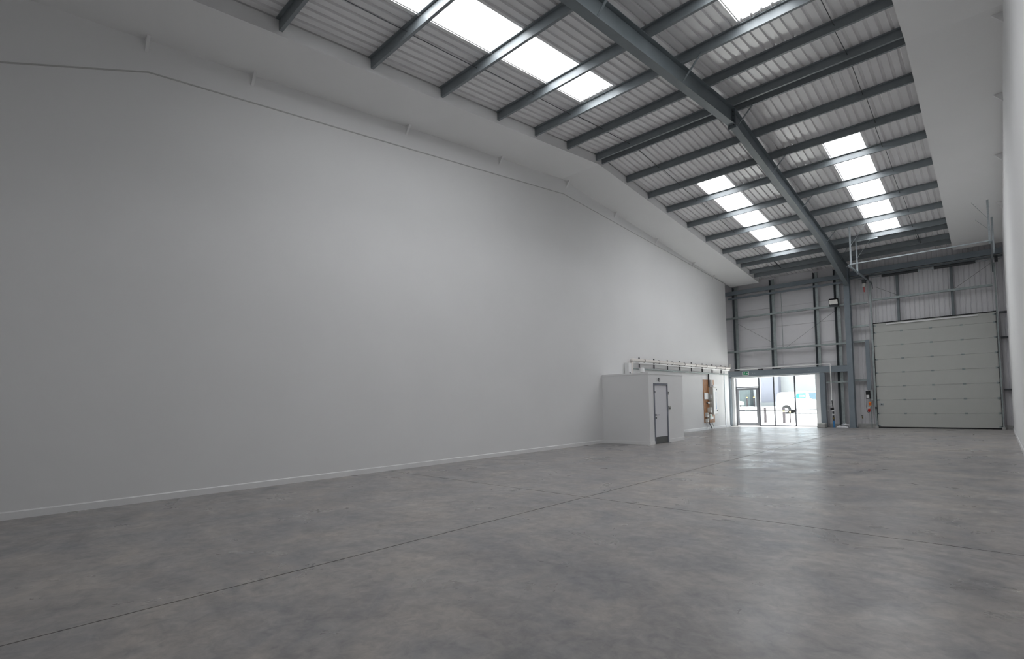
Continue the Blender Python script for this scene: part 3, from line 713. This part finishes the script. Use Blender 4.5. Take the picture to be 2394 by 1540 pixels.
MB().bar((-10.12, 16.93, WH+.20), (-10.12, 17.06, WH+.11), .012, .03).build('strap', 'dark_metal', fb)

# electrical board
eb = box(XL+.001, XL+.02, 23.98, 25.22, .32, 2.41).build('backing_board', 'plywood', None, 'orange plywood backing board for the electrical gear', 'board')
dp = empty('distribution_panel', (-10.2, 24.9, .7), 'tall beige steel distribution panel on the plywood board', 'panel')
box(XL+.021, -10.13, 24.60, 25.06, .72, 2.04).build('cabinet', 'beige_metal', dp)
box(-10.129, -10.115, 24.62, 25.04, .76, 2.0).build('door', 'white_plastic', dp)
for z in (1.9, .86): box(-10.114, -10.10, 24.97, 25.02, z, z+.07).build('latch', 'dark_metal', dp)
box(-10.114, -10.11, 24.90, 24.95, .98, 1.82).build('label_strip', 'blue_pipe', dp)
tk = empty('white_trunking', (-10.2, 24.7, 2.05), 'white elbow of plastic trunking on top of the distribution panel', 'trunking')
box(XL+.021, -10.2, 24.66, 24.78, 2.17, 2.4).build('riser', 'white_plastic', tk)
box(XL+.021, -10.10, 24.62, 25.12, 2.05, 2.165).build('cross_run', 'white_plastic', tk)
box(XL+.021, XL+.07, 24.54, 24.60, 2.05, 2.70).build('dark_conduit', 'dark_metal', None, 'dark vertical conduit from the support rail to the distribution panel', 'conduit')
box(XL+.021, XL+.07, 24.0, 24.42, 1.46, 1.78).build('notice_board', 'white_plastic', None, 'white rounded notice plate on the plywood board', 'notice', bevel=.03)
jb = empty('cutout_unit', (-10.25, 24.5, 1.4), 'grey cut-out unit mounted beside the distribution panel', 'box')
box(XL+.021, -10.2, 24.45, 24.59, 1.42, 1.72).build('housing', 'grey_plastic', jb, bevel=.01); box(-10.199, -10.19, 24.48, 24.56, 1.5, 1.66).build('cover', 'white_plastic', jb)
hk = empty('cable_spool', (-10.27, 24.33, 1.2), 'white spool on a dark base in the middle of the plywood board', 'fitting')
MB().tube([(XL+.021, 24.3, 1.29), (-10.26, 24.3, 1.29)], .05, 12).build('base', 'dark_metal', hk); MB().tube([(-10.26, 24.3, 1.29), (-10.21, 24.3, 1.29)], .045, 12).build('cap', 'white_plastic', hk)
MB().tube([(-10.235, 24.34, 1.29), (-10.22, 24.58, 1.29)], .012, 6).build('arm', 'white_plastic', hk)
def meter(y, z, h, lab, win='dark_metal', d=.12, wd=.16):
    e = empty('meter_box', (XL+.08, y, z), lab, 'meter', 'meters on the plywood board')
    box(XL+.021, XL+.02+d, y-wd/2, y+wd/2, z, z+h).build('housing', 'beige_metal', e, bevel=.012)
    box(XL+.02+d, XL+.026+d, y-wd/2+.025, y+wd/2-.025, z+h*.45, z+h*.85).build('window', win, e)
meter(24.44, .82, .25, 'pale meter box above the other meters on the plywood board', 'grey_plastic', .16, .2)
meter(24.38, .48, .26, 'pale electricity meter with green display under the upper meter box', 'exit_green', .16, .22)
meter(24.12, .60, .22, 'small white meter at the edge of the plywood board, the upper one', 'grey_plastic')
meter(24.14, .36, .18, 'small white meter at the edge of the plywood board, the lower one', 'grey_plastic')
js = box(XL+.021, XL+.1, 24.66, 24.86, .50, .62).build('earth_block', 'white_plastic', None, 'white earth terminal block under the distribution panel', 'block')
for y0, y1, m, lab in ((24.1, 24.1, 'grey_plastic', 'thin grey cable from the small meters to the floor'), (24.42, 24.72, 'dark_metal', 'thick dark cable curving from the meter to the floor'), (24.78, 24.98, 'grey_plastic', 'thin cable from the earth block to the floor')):
    MB().tube([(XL+.06, y0, .48 if y0 > 24.2 else .36), (XL+.06, y0+.02, .3), (XL+.06, (y0+y1)/2+.05, .14), (XL+.07, y1, .002)], .02 if m == 'dark_metal' else .011, 6).build('floor_cable', m, None, lab, 'cable')

# ------------------------------------------------------------------ outside
MB().add([(-160, 28.62, -.03), (160, 28.62, -.03), (160, 220, -.03), (-160, 220, -.03)], [(0, 1, 2, 3)]).build('ground', 'tarmac', kind='structure', label='pale open yard outside the glazing')
def bollard(x, y, h, r, lab, band=None, top=False):
    e = empty('bollard', (x, y, -.03), lab, 'bollard', 'bollards in the yard')
    MB().tube([(x, y, -.03), (x, y, h-.02), (x, y, h)], [r, r, r*.8], 12).build('post', 'timber_bollard', e)
    if band: MB().tube([(x, y, band[0]), (x, y, band[1])], r*1.03, 12).build('reflective_band', 'yellow_paint', e)
bollard(-10.32, 32.7, .87, .075, 'plain dark bollard outside nearest the glazed door')
bollard(-9.2, 32.45, .87, .078, 'thick dark bollard with yellow band outside the middle pane', (.62, .70))
bollard(-9.0, 32.9, .74, .04, 'thin dark bollard with yellow band beside the thick one', (.58, .66))
bollard(-31.7, 91.3, 1.67, .13, 'distant tall bollard with yellow top in front of the slate shed', (1.42, 1.6))
bollard(-30.35, 90.8, 1.67, .13, 'distant tall bollard with yellow top in front of the white bay', (1.42, 1.6))
# van
vn = empty('delivery_van', (-12.4, 51.3, -.03), 'white delivery van with cyan side panel parked outside', 'van')
VY0, VY1 = 50.4, 52.25
prof = [(-14.92, .45), (-14.95, 1.0), (-14.86, 1.75), (-14.7, 1.90), (-12.4, 1.96), (-11.9, 1.93), (-11.3, 1.75), (-10.75, 1.18), (-10.15, 1.02), (-9.98, .85), (-9.95, .38), (-10.2, .28), (-14.7, .30)]
ins = lambda z: .16*max(0, z-1.0)
vs = [(x, VY0+ins(z), z) for x, z in prof]+[(x, VY1-ins(z), z) for x, z in prof]; n = len(prof)
MB().add(vs, [tuple(range(n)), tuple(range(2*n-1, n-1, -1))]+[(i, (i+1) % n, n+(i+1) % n, n+i) for i in range(n)]).build('body', 'van_white', vn, bevel=.05)
def sidepoly(pts, name, m, off=.01, th=.006):
    vs = [(x, VY0+ins(z)-off, z) for x, z in pts]+[(x, VY0+ins(z)-off+th, z) for x, z in pts]; k = len(pts)
    return MB().add(vs, [tuple(range(k)), tuple(range(2*k-1, k-1, -1))]+[(i, (i+1) % k, k+(i+1) % k, k+i) for i in range(k)]).build(name, m, vn)
sidepoly([(-12.24, 1.80), (-11.62, 1.80), (-10.98, 1.33), (-11.1, 1.22), (-11.9, 1.24), (-12.15, 1.33)], 'cab_window', 'van_glass')
dc = sidepoly([(-13.50, 1.34), (-13.12, 1.78), (-12.48, 1.79), (-12.48, 1.31)], 'side_graphic', 'van_cyan')
for z in (1.68, 1.56, 1.44): sidepoly([(-13.0, z), (-12.56, z), (-12.56, z+.04), (-13.0, z+.04)], 'graphic_stripe', 'van_white', .018)
for xw in (-14.06, -10.95):
    pts = [(xw+.40*math.cos(math.radians(a)), max(.33, .36+.40*math.sin(math.radians(a)))) for a in range(-20, 201, 20)]
    sidepoly(pts, 'wheel_arch', 'tyre', .012)
    wl_ = MB().tube([(xw, VY0-.03, .30), (xw, VY0+.18, .30)], .33, 24).build('wheel', 'tyre', vn)
    MB().tube([(xw, VY0-.04, .30), (xw, VY0-.02, .30)], .19, 16).build('rim', 'wheel_rim', wl_)
    MB().tube([(xw, VY1-.18, .30), (xw, VY1+.03, .30)], .33, 24).build('wheel', 'tyre', vn)
sidepoly([(-13.6, .42), (-11.4, .42), (-11.4, .50), (-13.6, .50)], 'side_moulding', 'grey_plastic', .014)
# far buildings
fbld = empty('warehouse', (-26, 95, -.03), 'pale warehouse with lilac bay across the yard', 'building')
box(-29.75, -26.95, 92.6, 100, -.03, 9).build('lilac_bay', 'lilac_cladding', fbld)
box(-29.95, -26.9, 92.4, 92.6, -.03, .6).build('plinth', 'pale_cladding', fbld)
box(-26.95, -10, 94, 100, -.03, 7.5).build('pale_bay', 'pale_cladding', fbld)
box(-33.0, -29.75, 95, 100, -.03, 7.5).build('white_bay', 'van_white', fbld)
sh = empty('slate_shed', (-34.5, 93.5, -.03), 'dark slate coloured shed across the yard beside the warehouse', 'shed')
box(-38.0, -31.75, 93, 94.8, -.03, 3.0).build('walls', 'slate_cladding', sh)
MB().prism([(-38.2, 3.0), (-31.7, 3.0), (-31.7, 3.1), (-38.2, 3.1)], 1, 92.9, 94.9).build('roof', 'slate_cladding', sh)
cr = empty('parked_car', (-33.3, 88, -.03), 'pale green car parked in front of the slate shed', 'car')
cp = [(-35.4, .3), (-35.45, .75), (-34.9, .95), (-34.3, 1.42), (-32.9, 1.45), (-32.1, .98), (-31.4, .85), (-31.3, .3)]
MB().prism(cp, 1, 87.2, 88.8).build('body', 'car_green', cr)
MB().prism([(-34.7, .97), (-34.2, 1.35), (-33.0, 1.38), (-32.35, .98)], 1, 87.18, 87.199).build('side_glass', 'van_glass', cr)
for xw in (-34.7, -32.1):
    MB().tube([(xw, 87.12, .27), (xw, 87.32, .27)], .30, 18).build('wheel', 'tyre', cr); MB().tube([(xw, 88.68, .27), (xw, 88.88, .27)], .30, 18).build('wheel', 'tyre', cr)
